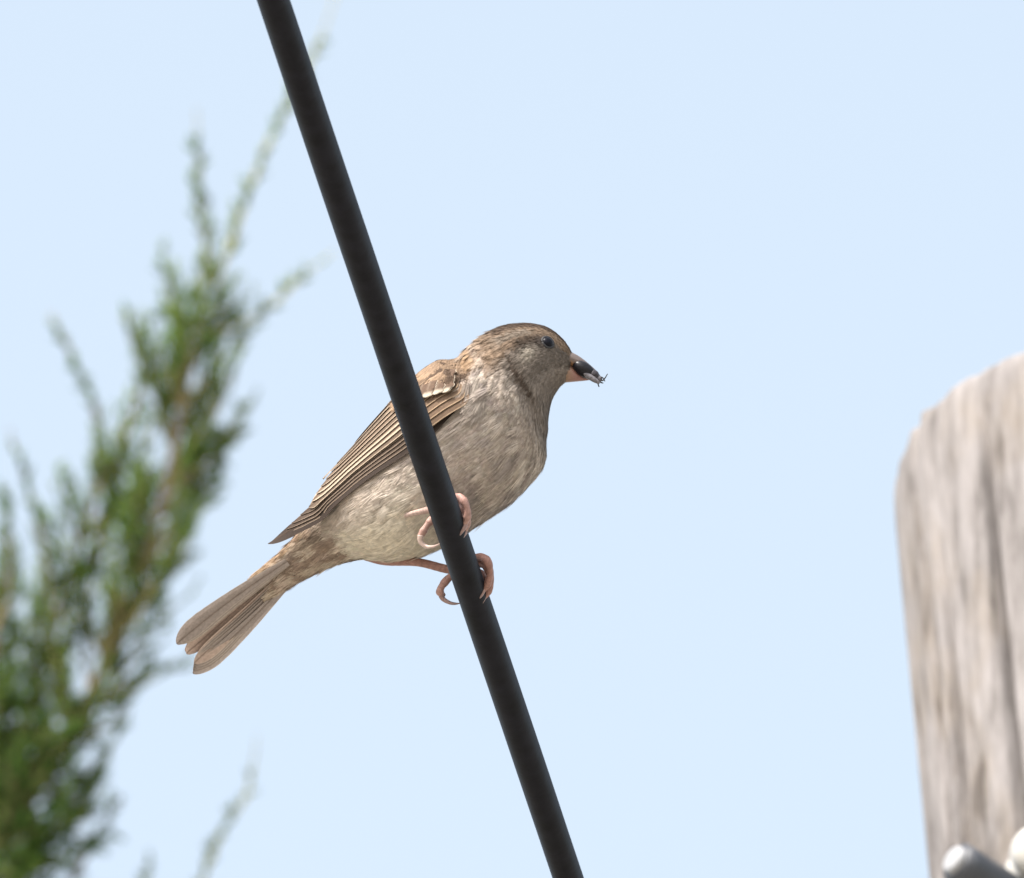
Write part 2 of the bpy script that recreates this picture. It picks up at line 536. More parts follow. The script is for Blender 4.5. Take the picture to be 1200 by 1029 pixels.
def contour(u, p, L, W, lift, nb, col, tipmul, h0=0.0, yaw=None, dark=0.72, wmul=1.0):
    """barbed contour feathers; all arrays of length N -> verts, tris, colours, normals"""
    N = len(u)
    Bn = 2 * nb + 1
    t = np.clip(np.linspace(-1, 1, Bn)[None] + rng.normal(0, .05, (N, Bn)), -1, 1)
    L = np.broadcast_to(L, (N,))[:, None]; W = np.broadcast_to(W, (N,))[:, None]
    at = np.abs(t)
    xs = L * .5 * (1 - at); ys = .05 * W * t
    xe = L * (1 - .42 * t * t + rng.normal(0, .045, (N, Bn))); ye = .5 * W * t + W * rng.normal(0, .03, (N, Bn))
    xm = (xs + xe) / 2; ym = (ys + ye) / 2 * 1.15
    wb = np.clip(W / nb * .66 * wmul, 0.00010, 0.0006)
    # ribbon sides
    X = np.stack([xs, xs, xm, xm, xe], -1)
    dx, dy = xe - xs, ye - ys
    dl = np.maximum(np.hypot(dx, dy), 1e-9)
    ox, oy = -dy / dl * wb / 2, dx / dl * wb / 2
    X = np.stack([xs - ox, xs + ox, xm - ox, xm + ox, xe], -1)
    Y = np.stack([ys - oy, ys + oy, ym - oy, ym + oy, ye], -1)
    if yaw is None:
        yaw = rng.normal(0, .16, N)
    ca_, sa_ = np.cos(yaw)[:, None, None], np.sin(yaw)[:, None, None]
    X, Y = X * ca_ - Y * sa_, X * sa_ + Y * ca_
    lu = samp(LU, u, p)[:, None, None]; lp = np.maximum(samp(LP, u, p), .0015)[:, None, None]
    u2 = u[:, None, None] + X / lu
    p2 = p[:, None, None] + Y / lp
    over = np.maximum(u2 - (UMAX - .02), 0)
    pos = samp3(SP, u2, p2); nor = samp3(SN, u2, p2)
    fr = np.stack([xs / L, xs / L, xm / L, xm / L, xe / L], -1)
    lf = np.broadcast_to(lift, (N,))[:, None, None]
    jit = rng.normal(0, 1, (N, Bn))[:, :, None] * .00007
    cam_ = -(Y / W[:, :, None]) ** 2 * .0009 * (W[:, :, None] / .005)
    h = np.broadcast_to(h0, (N,))[:, None, None] + lf * np.clip(fr, 0, 2) ** 1.3 + (jit + cam_) * fr + .0001
    pos = pos + nor * h[..., None]
    side = np.sin(np.arange(Bn) * 2.4)[None, :] * .0 + t * .35 + rng.normal(0, .13, (N, Bn))
    tan = norm(np.stack([pos[:, :, 1] - pos[:, :, 0]], 2)[:, :, 0])
    n2 = norm(nor + side[:, :, None, None] * tan[:, :, None, :])
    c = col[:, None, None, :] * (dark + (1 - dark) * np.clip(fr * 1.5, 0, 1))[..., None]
    tm = np.asarray(tipmul, float)
    tm = np.broadcast_to(tm, (N, 3))[:, None, None, :]
    tf = smooth(.72, 1.0, fr)[..., None]
    c = c * (1 + (tm - 1) * tf)
    c = c * (1 + rng.normal(0, .05, (N, Bn)))[:, :, None, None]
    V = N * Bn
    base = (np.arange(V) * 5)[:, None, None]
    tri = (np.array([[0, 1, 2], [1, 3, 2], [2, 3, 4]])[None] + base).reshape(-1, 3)
    pf, nf = pos.reshape(-1, 3), nor.reshape(-1, 3)
    gn = np.cross(pf[tri[:, 1]] - pf[tri[:, 0]], pf[tri[:, 2]] - pf[tri[:, 0]])
    bad = np.sum(gn * nf[tri[:, 0]], -1) < 0
    tri[bad] = tri[bad][:, ::-1]
    return pos.reshape(-1, 3), tri.reshape(-1, 3), c.reshape(-1, 3), n2.reshape(-1, 3)


def samp3(G, u, p):
    sh = u.shape
    return samp(G, u.ravel(), p.ravel()).reshape(sh + (3,))


def scatter(n, dens):
    wgt = (LU * LP * dens(USG, PHG)).ravel()
    cdf = np.cumsum(wgt); cdf /= cdf[-1]
    k = np.searchsorted(cdf, (np.arange(n) + rng.random(n)) / n)
    i, j = np.unravel_index(np.clip(k, 0, NU * NP - 1), (NU, NP))
    u = us[i] + (rng.random(n) - .5) * UMAX / NU
    p = ph[j] + (rng.random(n) - .5) * 2 * math.pi / NP
    return np.clip(u, 0.02, UMAX - .05), p


def in_wing(u, p, margin=0.0):
    d = (np.degrees(p) + 180) % 360 - 180
    dm = (-74 - d + 180) % 360 - 180
    hit = np.zeros(u.shape, bool)
    for q in (d, dm):
        hit |= (u > 6.1 + .0 * q) & (q < phi_low(u) - 5 - margin) & (q > -14) & (u < 12.6)
    return hit

chunks = []
# body feathers
u, p = scatter(7600, lambda a, b: smooth(4.0, 5.2, a) * (1 - .5 * smooth(11, 15, a)))
keep = ~in_wing(u, p)
u, p = u[keep], p[keep]
al = np.abs((np.degrees(p) - 143 + 180) % 360 - 180)
Lb = .0075 + .0035 * smooth(6, 9, u) * smooth(30, 70, al) + .001 * rng.normal(0, 1, len(u))
Lb = np.where(u > 12, .008 + .004 * rng.random(len(u)), Lb) * (1 - .35 * (1 - smooth(4.4, 5.6, u)))
cl = plume_color(u, p) * (1 + rng.normal(0, .055, (len(u), 1))) * (1 + rng.normal(0, .015, (len(u), 3)))
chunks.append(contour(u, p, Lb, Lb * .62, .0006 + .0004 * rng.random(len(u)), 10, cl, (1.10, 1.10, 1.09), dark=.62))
# wisps that stick out a little
u, p = scatter(520, lambda a, b: smooth(4.2, 5.2, a) * (1 - .9 * smooth(12, 14, a)))
keep = ~in_wing(u, p); u, p = u[keep], p[keep]
cl = plume_color(u, p) * (1.02 + rng.normal(0, .10, (len(u), 1)))
chunks.append(contour(u, p, .0085 + .003 * rng.random(len(u)), .004, .0011 + .0009 * rng.random(len(u)), 5, cl, (1.2, 1.2, 1.18), yaw=rng.normal(0, .35, len(u)), wmul=.7))
# breast feathers lapping over the bend of the wing
for q_ in (0, 1):
    n_ = 150
    dg = rng.uniform(50, 76, n_); u = rng.uniform(5.15, 5.6, n_) + .016 * (dg - 50)
    p = np.radians(dg if q_ == 0 else -74 - dg)
    pc_ = np.radians(np.maximum(dg, 62) if q_ == 0 else -74 - np.maximum(dg, 62))
    cl = plume_color(np.maximum(u, 5.3) + .1, pc_) * (.86 + rng.normal(0, .09, (n_, 1)))
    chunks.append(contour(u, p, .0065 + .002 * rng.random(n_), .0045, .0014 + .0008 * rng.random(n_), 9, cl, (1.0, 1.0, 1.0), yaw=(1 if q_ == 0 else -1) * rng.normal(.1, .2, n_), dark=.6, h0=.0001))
# flank feathers overhanging the vent
for q_ in (0, 1):
    n_ = 170
    u = rng.uniform(9.3, 10.35, n_); dg = rng.uniform(52, 128, n_); u = u - .006 * (dg - 96)
    p = np.radians(dg if q_ == 0 else -74 - dg)
    cl = plume_color(np.minimum(u, 10.2), p) * (1.05 + rng.normal(0, .06, (n_, 1)))
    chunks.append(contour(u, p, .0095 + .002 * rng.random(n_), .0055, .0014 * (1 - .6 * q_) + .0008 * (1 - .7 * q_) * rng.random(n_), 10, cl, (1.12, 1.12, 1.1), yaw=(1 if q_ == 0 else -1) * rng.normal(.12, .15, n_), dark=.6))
# head
u, p = scatter(6500, lambda a, b: (1 - smooth(4.2, 5.2, a)) * 1.0)
Lh = .0018 + .0035 * smooth(.8, 5.0, u)
cl = plume_color(u, p) * (1 + rng.normal(0, .10, (len(u), 1)))
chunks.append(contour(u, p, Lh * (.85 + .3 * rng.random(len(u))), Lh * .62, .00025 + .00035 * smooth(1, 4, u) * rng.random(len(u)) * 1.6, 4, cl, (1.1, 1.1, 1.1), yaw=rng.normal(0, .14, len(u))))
# loose rows on the nape and neck side, shade of the gaps painted into dark bases
for ur in (3.95, 4.2, 4.45, 4.7, 4.95):
    n_ = 70
    p = np.radians(rng.uniform(-150, 95, n_)); u = ur + rng.normal(0, .035, n_) - .25 * smooth(40, 95, np.degrees(p))
    cl = plume_color(u, p) * 1.15 * (1 + rng.normal(0, .1, (n_, 1)))
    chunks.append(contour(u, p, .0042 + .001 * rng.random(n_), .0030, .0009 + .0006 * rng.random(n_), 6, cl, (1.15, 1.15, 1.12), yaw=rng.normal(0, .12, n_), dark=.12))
# bristles over the bill base
u, p = scatter(240, lambda a, b: (a < 1.0) * 1.0)
cl = plume_color(u, p) * .7
chunks.append(contour(u, p - .0, -.0022 * np.ones(len(u)), .0009, .0003, 1, cl, (1, 1, 1), yaw=rng.normal(0, .4, len(u)), wmul=.35))

def merge(ch):
    k = 0; V = []; T = []; C = []; Nn = []
    for a, b, c, d in ch:
        V.append(a); T.append(b + k); C.append(c); Nn.append(d); k += len(a)
    return np.concatenate(V), np.concatenate(T), np.concatenate(C), np.concatenate(Nn)
v, t, c, n = merge(chunks)
plum = new_mesh('plumage', v, t, M_plume, bird, root_w, c, n)
plum['kind'] = 'stuff'


def blade(name, parent, cen, nrm, w_max, colors, tip=.16, cam=.0004, asym=0.0, root=.12, notch=.02, mat=None, edge_w=.22, pale_tip=0.0, point=2.0, pale_from=.8, tilt=0.0):
    """one vaned feather along cen (n,3); colours = (centre, edge, shaft)"""
    s0 = np.linspace(0, 1, len(cen))
    n = 34
    s = 1 - (1 - np.linspace(0, 1, n)) ** 1.9
    cen = np.stack([np.interp(s, s0, cen[:, k]) for k in range(3)], -1)
    nrm = norm(np.stack([np.interp(s, s0, nrm[:, k]) for k in range(3)], -1))
    T = norm(np.gradient(cen, s, axis=0))
    B = norm(np.cross(nrm, T))
    tt = np.array([-1, -.9, -.78, -.5, -.25, -.07, 0, .07, .25, .5, .78, .9, 1])
    prof = np.minimum(1, .35 + .65 * (s / root))
    prof = prof * np.where(s > 1 - tip, np.maximum(0, 1 - ((s - 1 + tip) / tip) ** point) ** .55, 1)
    ragged = 1 - notch * rng.random((n, 1)) * (np.abs(tt)[None] > .8)
    wt = np.where(tt < 0, 1 + asym, 1 - asym) * tt
    off = prof[:, None] * wt[None] * ragged * w_max / 2
    V = cen[:, None] + B[:, None] * off[..., None] + nrm[:, None] * ((tilt * tt - cam * tt ** 2)[None, :, None] + (np.abs(tt) < .05)[None, :, None] * .00008)
    cc, ce, cs = [np.array(x, float) for x in colors]
    at = np.abs(tt)
    m = smooth(1 - edge_w, 1 - edge_w * .35, at)[None, :, None] * np.ones((n, 1, 1))
    m = np.maximum(m, pale_tip * smooth(pale_from, pale_from + .15, s)[:, None, None])
    C = cc * (1 - m) + ce * m
    sh = np.exp(-(tt / .08) ** 2)[None, :, None]
    sh = sh * (1 - .9 * pale_tip * smooth(pale_from, pale_from + .15, s)[:, None, None])
    C = C * (1 - .8 * sh) + cs * .8 * sh
    C = C * (1 + rng.normal(0, .05, (n, len(tt), 1)) + rng.normal(0, .06))
    q = len(tt)
    i = np.arange(n - 1)[:, None] * q; j = np.arange(q - 1)[None]
    Q = np.stack([i + j, i + j + 1, i + q + j + 1, i + q + j], -1).reshape(-1, 4)
    return new_mesh(name, V.reshape(-1, 3), Q, mat or M_blade, parent, root_w, C.reshape(-1, 3))


DARK = (.105, .072, .050); MID = (.20, .14, .095); BUFF = (.50, .385, .255); PALE = (.62, .55, .45); SHAFT = (.07, .045, .03)

def make_wing(mirror):
    md = (lambda d: d) if not mirror else (lambda d: -74 - d)
    sg = 1 if not mirror else -1
    # lesser coverts and scapulars: the wing's own small feathers
    n = 2200
    u = 5.45 + 2.35 * rng.random(n)
    d = -12 + 78 * rng.random(n)
    top = np.where(u < 6.0, 60 - 12 * (u - 5.6), 51 - 12.6 * (u - 6.3) - 8)   # lower limit of the scapulars
    dens = (d < top) & (d < phi_low(u) - 6)
    u, d = u[dens], d[dens]
    p = np.radians(md(d))
    base = np.where((nz2(u * 1.6, d / 9.0) > .66)[:, None], np.array([.12, .08, .055]), np.array([.30, .205, .135]))
    base = base * (1 + rng.normal(0, .12, (len(u), 1)))
    grey = (smooth(44, 56, d) * (1 - smooth(5.9, 6.5, u)))[:, None]
    base = base * (1 - grey) + np.array([.36, .30, .255]) * grey
    a = contour(u, p, .0052 + .002 * rng.random(len(u)), .0040, .0004, 6, base, (1.2, 1.18, 1.12), h0=.0004 + .0036 * smooth(5.5, 6.5, u), yaw=sg * rng.normal(.12, .1, len(u)))
    wing = new_mesh('wing', a[0], a[1], M_plume, bird, root_w, a[2], a[3])

    def path(u0, u1, dd, h0, h1, n=22, dd1=None):
        uu = np.linspace(u0, u1, n)
        s = np.linspace(0, 1, n)
        dg = phi_low(uu) - dd if dd1 is None else dd + (dd1 - dd) * s
        pp = np.radians(md(dg))
        pos = samp(SP, uu, pp); nr = samp(SN, uu, pp)
        h = wing_h(uu) + h0 + (h1 - h0) * s
        return pos + nr * h[:, None], nr
    # primaries: lowest edge of the folded wing, one tip sticking out past the rest
    tips = [13.95, 12.95, 12.6, 12.3, 11.9, 11.5]
    for k in range(6):
        cen, nr = path(6.9, tips[k], 1.0 + 3.1 * k, .0001 + .0002 * k, (.0006 if k == 0 else .0002) + .0002 * k, 26)
        blade('primary_feather', wing, cen, nr, (.0040 if k else .0050) - .0001 * k, ((.070, .050, .038) if k else (.040, .029, .023), (.27, .205, .15) if k else (.05, .036, .028), SHAFT), tip=.22, cam=.0001, asym=-.2 * sg, edge_w=.13, point=1.4, tilt=.0002 * sg)  # outermost one darker and wider, painting the shadow under the wing edge
    for k in range(7):
        pan = k in (1, 2)
        cen, nr = path(6.9, 11.5 - .22 * k, 14.5 + 4.6 * k, .0013 + .0002 * k, .0013 + .0002 * k, 22)
        blade('secondary_feather', wing, cen, nr, .0046, ((.125 + .03 * (k % 3), .090 + .02 * (k % 3), .065 + .014 * (k % 3)), (.36, .285, .205) if not pan else (.44, .355, .26), SHAFT), tip=.12, cam=.0001, edge_w=.20 if not pan else .5, tilt=.00022 * sg)
    for k in range(3):
        cen, nr = path(7.4, 10.7 - .55 * k, 45 + 7 * k, .0026 + .0002 * k, .0022 + .0002 * k, 20)
        blade('tertial_feather', wing, cen, nr, .0070, ((.16, .115, .082), (.38, .295, .21), SHAFT), tip=.2, cam=.0002, edge_w=.28, pale_tip=.5, tilt=.0002 * sg)
    for k in range(8):
        cen, nr = path(6.15, 8.35 - .06 * k - .15 * (k == 0), 3.5 + 5.0 * k, .0012 + .0002 * k, .0018 + .0002 * k, 14)
        blade('greater_covert', wing, cen, nr, .0048, ((.135, .090, .060), (.34, .24, .155), SHAFT), tip=.3, cam=.0002, edge_w=.16, pale_tip=.4, tilt=.00025 * sg)
    # median coverts: dark with white ends that line up into the wing bar
    for k in range(6):
        ut = 6.72 + .25 * k
        dt = 51 - 3.15 * k
        cen, nr = path(ut - .50, ut + .10, dt - 20, .0026, .0034 + .00005 * k, 14, dt)
        blade('median_covert', wing, cen, nr, .0058, ((.115, .075, .052), (.46, .395, .31), (.2, .15, .11)), tip=.22, cam=.0003, edge_w=.03, pale_tip=1.0, notch=.25, pale_from=.78)
    return wing

make_wing(False)
make_wing(True)

# ---- tail: twelve feathers, outer pair lowest, seen from below
def tail_feathers():
    tail = None
    order = [(-5.5 + k) / 5.5 for k in range(12)]
    order = sorted(order, key=lambda x: abs(x))
    for k, x in enumerate(order):
        ax = abs(x)
        near = (x + 1) / 2          # 1 = near side (upper in the picture)
        b0 = np.array([345.0, 668.0]) * (1 - near) + np.array([335.0, 656.0]) * near
        tip_far, tip_near = np.array([224.5, 786.0]), np.array([205.0, 752.5])
        mid = np.array([218.0, 765.0])
        tip_o = tip_near if x > 0 else tip_far
        ta = norm(tip_o - b0)
        if ax < .2:
            tipp = mid + np.array([1.0, 2.0]) * x * 8
        else:
            tipp = tip_o - ta * (1 - ax) * 9 + (mid - tip_o) * (1 - ax) * .28
        n0 = (x * 8 - 6) * K; n1 = (x * 24 - 26) * K
        s = np.linspace(0, 1, 24)
        q = b0 + (tipp - b0) * s[:, None]
        bow = np.array([-.64, -.76]) * (x * 3.0) * np.sin(s * math.pi)[:, None]
        q = q + bow
        cen = P(q[:, 0], q[:, 1], n0 + (n1 - n0) * s)
        axis = norm(np.gradient(cen, axis=0))
        lat = norm(.75 * U_ - .66 * F_ * 1.0)
        nr = norm(np.cross(axis, lat))
        if nr[0] @ F_ > 0:
            nr = -nr                 # towards the camera = underside
        nr = norm(nr + x * .12 * lat)
        cen = cen + nr * (ax ** 1.0 * .0014 - .0004)
        outer = ax > .95
        cc = (.325, .272, .240) if ax > .3 else (.46, .35, .29)
        o = blade('tail_feather', bird, cen, nr, .0074, (cc, (.50, .42, .34), (.15, .11, .085)), tip=.17, cam=-.0003, asym=.25 * (1 if x > 0 else -1) * (1 if outer else .4), edge_w=.08, root=.75, point=1.7)
tail_feathers()

# ---- eyes
def on_body(u, deg, h=0.0):
    p = np.array([math.radians(deg)])
    return samp(SP, np.array([u]), p)[0] + h * samp(SN, np.array([u]), p)[0], samp(SN, np.array([u]), p)[0]

def uv_sphere(c, r, nu=24, nv=16, axes=None, scale=(1, 1, 1)):
    th = np.linspace(0, math.pi, nv + 1)[1:-1]
    a = np.arange(nu) * 2 * math.pi / nu
    d = np.stack([np.sin(th)[:, None] * np.cos(a), np.sin(th)[:, None] * np.sin(a), np.cos(th)[:, None] * np.ones(nu)], -1).reshape(-1, 3)
    d = np.concatenate([d, [[0, 0, 1], [0, 0, -1]]]) * np.array(scale) * r
    if axes is not None:
        d = d @ np.asarray(axes)
    i = np.arange(nv - 2)[:, None] * nu; j = np.arange(nu)[None]; j2 = (j + 1) % nu
    q = np.stack([i + j, i + nu + j, i + nu + j2, i + j2], -1).reshape(-1, 4)
    j = np.arange(nu); j2 = (j + 1) % nu; m = len(d)
    t = np.concatenate([np.stack([np.full(nu, m - 2), j, j2], -1), np.stack([np.full(nu, m - 1), (nv - 2) * nu + j2, (nv - 2) * nu + j], -1)])
    return np.asarray(c) + d, [q, t]

for deg in (54, -128):
    c, nr = on_body(1.98, deg, -.0009)
    v, f = uv_sphere(c, .0021)
    eye = new_mesh('eye', v, f, M_eye, bird, root_w)
    e1 = norm(np.cross(nr, U_)); e2 = np.cross(nr, e1)
    a = np.linspace(0, 2 * math.pi, 33)
    ringp = c + nr * .0010 + .00185 * (np.cos(a)[:, None] * e1 + np.sin(a)[:, None] * e2 * .95)
    v, f = tube(ringp, np.full(33, .00042), 8)
    new_mesh('eyelid', v, f, M_lid, eye, root_w)

# ---- bill
def loft(st, n=22, sides=28, sharp=1.0):
    U = np.array([s[0] for s in st], float); Lw = np.array([s[1] for s in st], float); D = np.array([s[2] for s in st], float); Z = np.array([s[3] for s in st], float)
    ts = np.linspace(0, len(st) - 1, n)
    U, Lw, D, Z = catmull(U, ts), catmull(Lw, ts), catmull(D, ts), catmull(Z, ts)
    a = np.arange(sides) * 2 * math.pi / sides
    C = (U + Lw) / 2; H = (U - Lw) / 2
    X = C[:, None, 0] + H[:, None, 0] * np.cos(a); Y = C[:, None, 1] + H[:, None, 1] * np.cos(a)
    N = (D[:, None] * np.sin(a) + Z[:, None]) * K
    pos = P(X, Y, N).reshape(-1, 3)
    m = len(pos)
    pos = np.concatenate([pos, pos[:sides].mean(0)[None], pos[-sides:].mean(0)[None]])
    i = np.arange(n - 1)[:, None] * sides; j = np.arange(sides)[None]; j2 = (j + 1) % sides
    q = np.stack([i + j, i + sides + j, i + sides + j2, i + j2], -1).reshape(-1, 4)
    j = np.arange(sides); j2 = (j + 1) % sides
    t = np.concatenate([np.stack([np.full(sides, m), j, j2], -1), np.stack([np.full(sides, m + 1), (n - 1) * sides + j2, (n - 1) * sides + j], -1)])
    s = np.repeat(np.linspace(0, 1, n), sides); an = np.tile(a, n)
    s = np.concatenate([s, [0, 1]]); an = np.concatenate([an, [0, 0]])
    return pos, [q, t], s, an

hz = 15
v, f, s, an = loft([((657, 408), (654, 427), 8, hz), ((667, 411.5), (664, 427), 10.5, hz), ((678, 417), (673, 430), 10, hz + 1), ((688, 424.5), (681, 434), 8, hz + 2), ((697, 432.5), (692, 438), 5.5, hz + 3), ((703.5, 440), (701, 442.5), 2, hz + 3)])
col = lerp(np.array([.125, .092, .075]), np.array([.075, .053, .053]), s)
low = smooth(.1, .75, -np.cos(an))[:, None] * (1 - smooth(.25, .6, s))[:, None]
col = col * (1 - low) + np.array([.36, .19, .09]) * low
new_mesh('upper_bill', v, f, M_beak, bird, root_w, col)
v, f, s, an = loft([((652, 421), (651, 449), 8, hz), ((664, 424), (661, 448.5), 11, hz), ((674, 431.5), (673, 447.5), 10, hz), ((683, 440), (683.5, 446.5), 6, hz), ((691, 443.5), (691.5, 445.5), 2, hz)])
col = lerp(np.array([.22, .15, .075]), np.array([.235, .115, .095]), smooth(.1, .6, s))
new_mesh('lower_bill', v, f, M_beak, bird, root_w, col)

# ---- legs and feet (pixel, pixel, pixels towards the camera relative to the wire axis or bird plane)
def px_tube(pts, radii, n=24, sides=12, rel=None, ridges=0.0, nr=10):
    pts = np.array(pts, float)
    if rel == 'cable':
        _, na_ = cable_axis(pts[:, 1])
        pts[:, 2] = pts[:, 2] * 1.5 + na_ / K
    ts = np.linspace(0, len(pts) - 1, n)
    q = catmull(pts, ts)
    r = np.interp(ts, np.arange(len(radii)) * (len(pts) - 1) / (len(radii) - 1), radii)
    if ridges:
        s = ts / (len(pts) - 1)
        if ridges > .1:
            r = r * (.86 + .22 * np.exp(-((s - .45) / .09) ** 2) + .2 * np.exp(-((s - .8) / .08) ** 2))
        r = r * (1 + .6 * ridges * np.abs(np.sin(s * math.pi * nr)) - ridges / 2)
    return tube(P(q[:, 0], q[:, 1], q[:, 2] * K), r * K, sides)

def leg_part(name, parent, vf, colA, colB, mat):
    v, f = vf
    m = len(v)
    s = np.linspace(0, 1, m)
    c = lerp(np.array(colA), np.array(colB), s) * (1 + rng.normal(0, .05, (m, 1)))
    if mat is M_leg:
        fq = 9 if name == 'toe' else 20
        c = c * (.74 + .20 * np.abs(np.sin(s * math.pi * fq + 2.5 * nz1(s * 5, 1.5))) + .25 * (nz2(s * 31, 2.5) - .5))[:, None]
    return new_mesh(name, v, f, mat, parent, root_w, c)

SK = (.40, .235, .19); SK2 = (.30, .155, .12); CL = (.27, .165, .14); CL2 = (.14, .09, .08)  # SK sunlit, SK2 shaded: light painted into the skin tones
def cab(py, dn, dx=0.0):
    return (320 + 346 * py / 1029.0 + dx, py, dn)

nax = lambda y: cable_axis(np.array(float(y)))[1] / K
# near (right) leg
near = leg_part('leg', bird, px_tube([(452, 612, 40), (474, 604.5, 66), (496, 599, nax(599) - 60), (512, 596, nax(596) - 42), (522, 597, nax(597) - 37)], [1.2, 2.8, 3.9, 4.4, 5.6], 40, 14, ridges=.06, nr=16), (.52, .40, .34), SK2, M_leg)
leg_part('toe', near, px_tube([(520, 598, -25), (508, 607, -18), (499, 618, -8), (492.5, 629, 1)], [5, 4.6, 4.4, 4.6], 26, 12, 'cable', .11, 7), SK, SK, M_leg)
leg_part('claw', near, px_tube([(493, 627, 0), (493, 635, 7), (500, 640.5, 14), (508, 640.5, 19), (516, 637, 21)], [4.0, 3.2, 2.4, 1.7, .4], 22, 10, 'cable'), (.50, .37, .31), (.36, .26, .22), M_claw)
for k, (ox, oy, on) in enumerate(((0, 0, 0), (.5, -8, -7), (-5, 9, -1))):
    leg_part('toe', near, px_tube([(522 + ox * .3, 597 + oy * .6, -25), (536 + ox, 590 + oy, -18), (544.5 + ox, 598 + oy, -5), (547.5 + ox, 611 + oy, 7), (543 + ox, 625 + oy, 17)], [5.2, 5, 4.6, 4.6, 4.2], 30, 12, 'cable', .11, 8), SK2, SK, M_leg)
    leg_part('claw', near, px_tube([(545 + ox, 623 + oy, 16), (540.5 + ox, 630 + oy, 23.5), (536 + ox, 636 + oy, 26), (531.5 + ox, 641.5 + oy, 24)], [3.6, 2.9, 2.0, .5], 18, 10, 'cable'), CL, CL2, M_claw)
# far (left) leg
far = leg_part('leg', bird, px_tube([(428, 652, -26), (452, 658, -8), (490, 659, 8), (524, 667, nax(667) - 44), (546, 668, nax(668) - 37)], [5.0, 4.8, 5.0, 5.2, 6.2], 40, 14, ridges=.06, nr=18), SK2, SK2, M_leg)
leg_part('toe', far, px_tube([(541, 669, -24), (530, 674, -16), (520, 684, -6), (515.5, 693, 2), (520, 698, 3)], [5, 4.8, 4.6, 5, 3.4], 28, 12, 'cable', .11, 7), SK2, SK, M_leg)
leg_part('claw', far, px_tube([(516, 693, 2), (518.5, 701, 8), (526, 706, 15), (533, 707.5, 19), (540, 707, 20.5)], [4.0, 3.0, 2.3, 1.6, .4], 22, 10, 'cable'), CL, CL2, M_claw)
for k, (ox, oy, on) in enumerate(((0, 0, 0), (-1.0, -8, -5), (-7, 9, -1))):
    sc = 1.0 if k < 2 else .9
    leg_part('toe', far, px_tube([(546 + ox * .3, 668 + oy * .5, -25), (560 + ox, 661 + oy, -18), (570.5 + ox, 664 + oy, -6), (575 + ox, 678 + oy, 4), (572.5 + ox, 692 + oy, 13), (567 + ox, 700 + oy, 18)], [5.2, 5.2, 5.4, 4.6, 4.6, 4.0], 32, 12, 'cable', .11, 9), SK2, SK2, M_leg)
    leg_part('claw', far, px_tube([(568 + ox, 698 + oy, 17), (564.5 + ox, 705 + oy, 24), (560.5 + ox, 710 + oy, 26), (556 + ox, 714.5 + oy, 24)], [3.4, 2.8, 2.0, .5], 18, 10, 'cable'), CL, CL2, M_claw)

# ------------------------------------------------------------------ insect in the bill
ic = P(np.array(688.5), np.array(436.0), np.array((hz + 9) * K))
ins = empty('insect', ic)
tag(ins, 'small dark glossy insect held crosswise in the bird\'s bill', 'insect')
ax1 = norm(R_ * .83 - U_ * .56 + F_ * -.1); ax2 = norm(np.cross(ax1, F_)); ax3 = np.cross(ax1, ax2)
def ell(name, off, r, colr, parent):
    v, f = uv_sphere(ic + off[0] * K * ax1 + off[1] * K * ax2 + off[2] * K * ax3, K, 20, 14, np.stack([ax1, ax2, ax3]), r)
    cc = np.array(colr) * (1 + .25 * (nz1(v[:, 0] * 4000, v[:, 2] * 4000, v[:, 1] * 4000)[:, None] - .5))
    return new_mesh(name, v, f, M_insect, parent, ic, cc)
ell('abdomen', (-5, 0, 0), (15, 8.6, 8), (.009, .008, .010), ins)
ell('thorax', (8, .5, 0), (7, 6.8, 6.5), (.035, .03, .034), ins)
ell('head', (15.5, 1.0, 0), (4.2, 3.8, 4), (.12, .11, .12), ins)
sgn = 1 if (P(np.array(0.), np.array(0.), np.array(.01)) - P(np.array(0.), np.array(0.), np.array(0.))) @ ax3 > 0 else -1
for dz in (4.5,):
    v, f = uv_sphere(ic + K * (7 * ax1 - 3 * ax2 + sgn * dz * ax3), K, 20, 10, np.stack([ax1, ax2, ax3]), (13, 3.6, 3.6))
    new_mesh('wing_case', v, f, M_insect, ins, ic, np.full((len(v), 3), .15) * np.array([1, .92, .98]))  # pale wing, with the insect's lilac highlight put into its colour
def ileg(pts, r):
    q = catmull(np.array(pts, float), np.linspace(0, len(pts) - 1, 14))
    v, f = tube(P(q[:, 0], q[:, 1], (q[:, 2] + hz + 9) * K), np.linspace(r, r * .5, 14) * K, 7)
    new_mesh('leg', v, f, M_insect, ins, ic, np.full((len(v), 3), .035))
ileg([(701, 444, 2), (706, 446, 4), (709, 443, 5), (712, 438, 5)], 1.1)
ileg([(697, 444, 2), (700, 448, 4), (702, 453.5, 5)], 1.3)
ileg([(699, 443, -2), (704, 448, -2), (707, 449, -3)], 1.2)
ileg([(701, 442, 2), (706, 442.5, 4), (709, 447, 5)], 1.0)

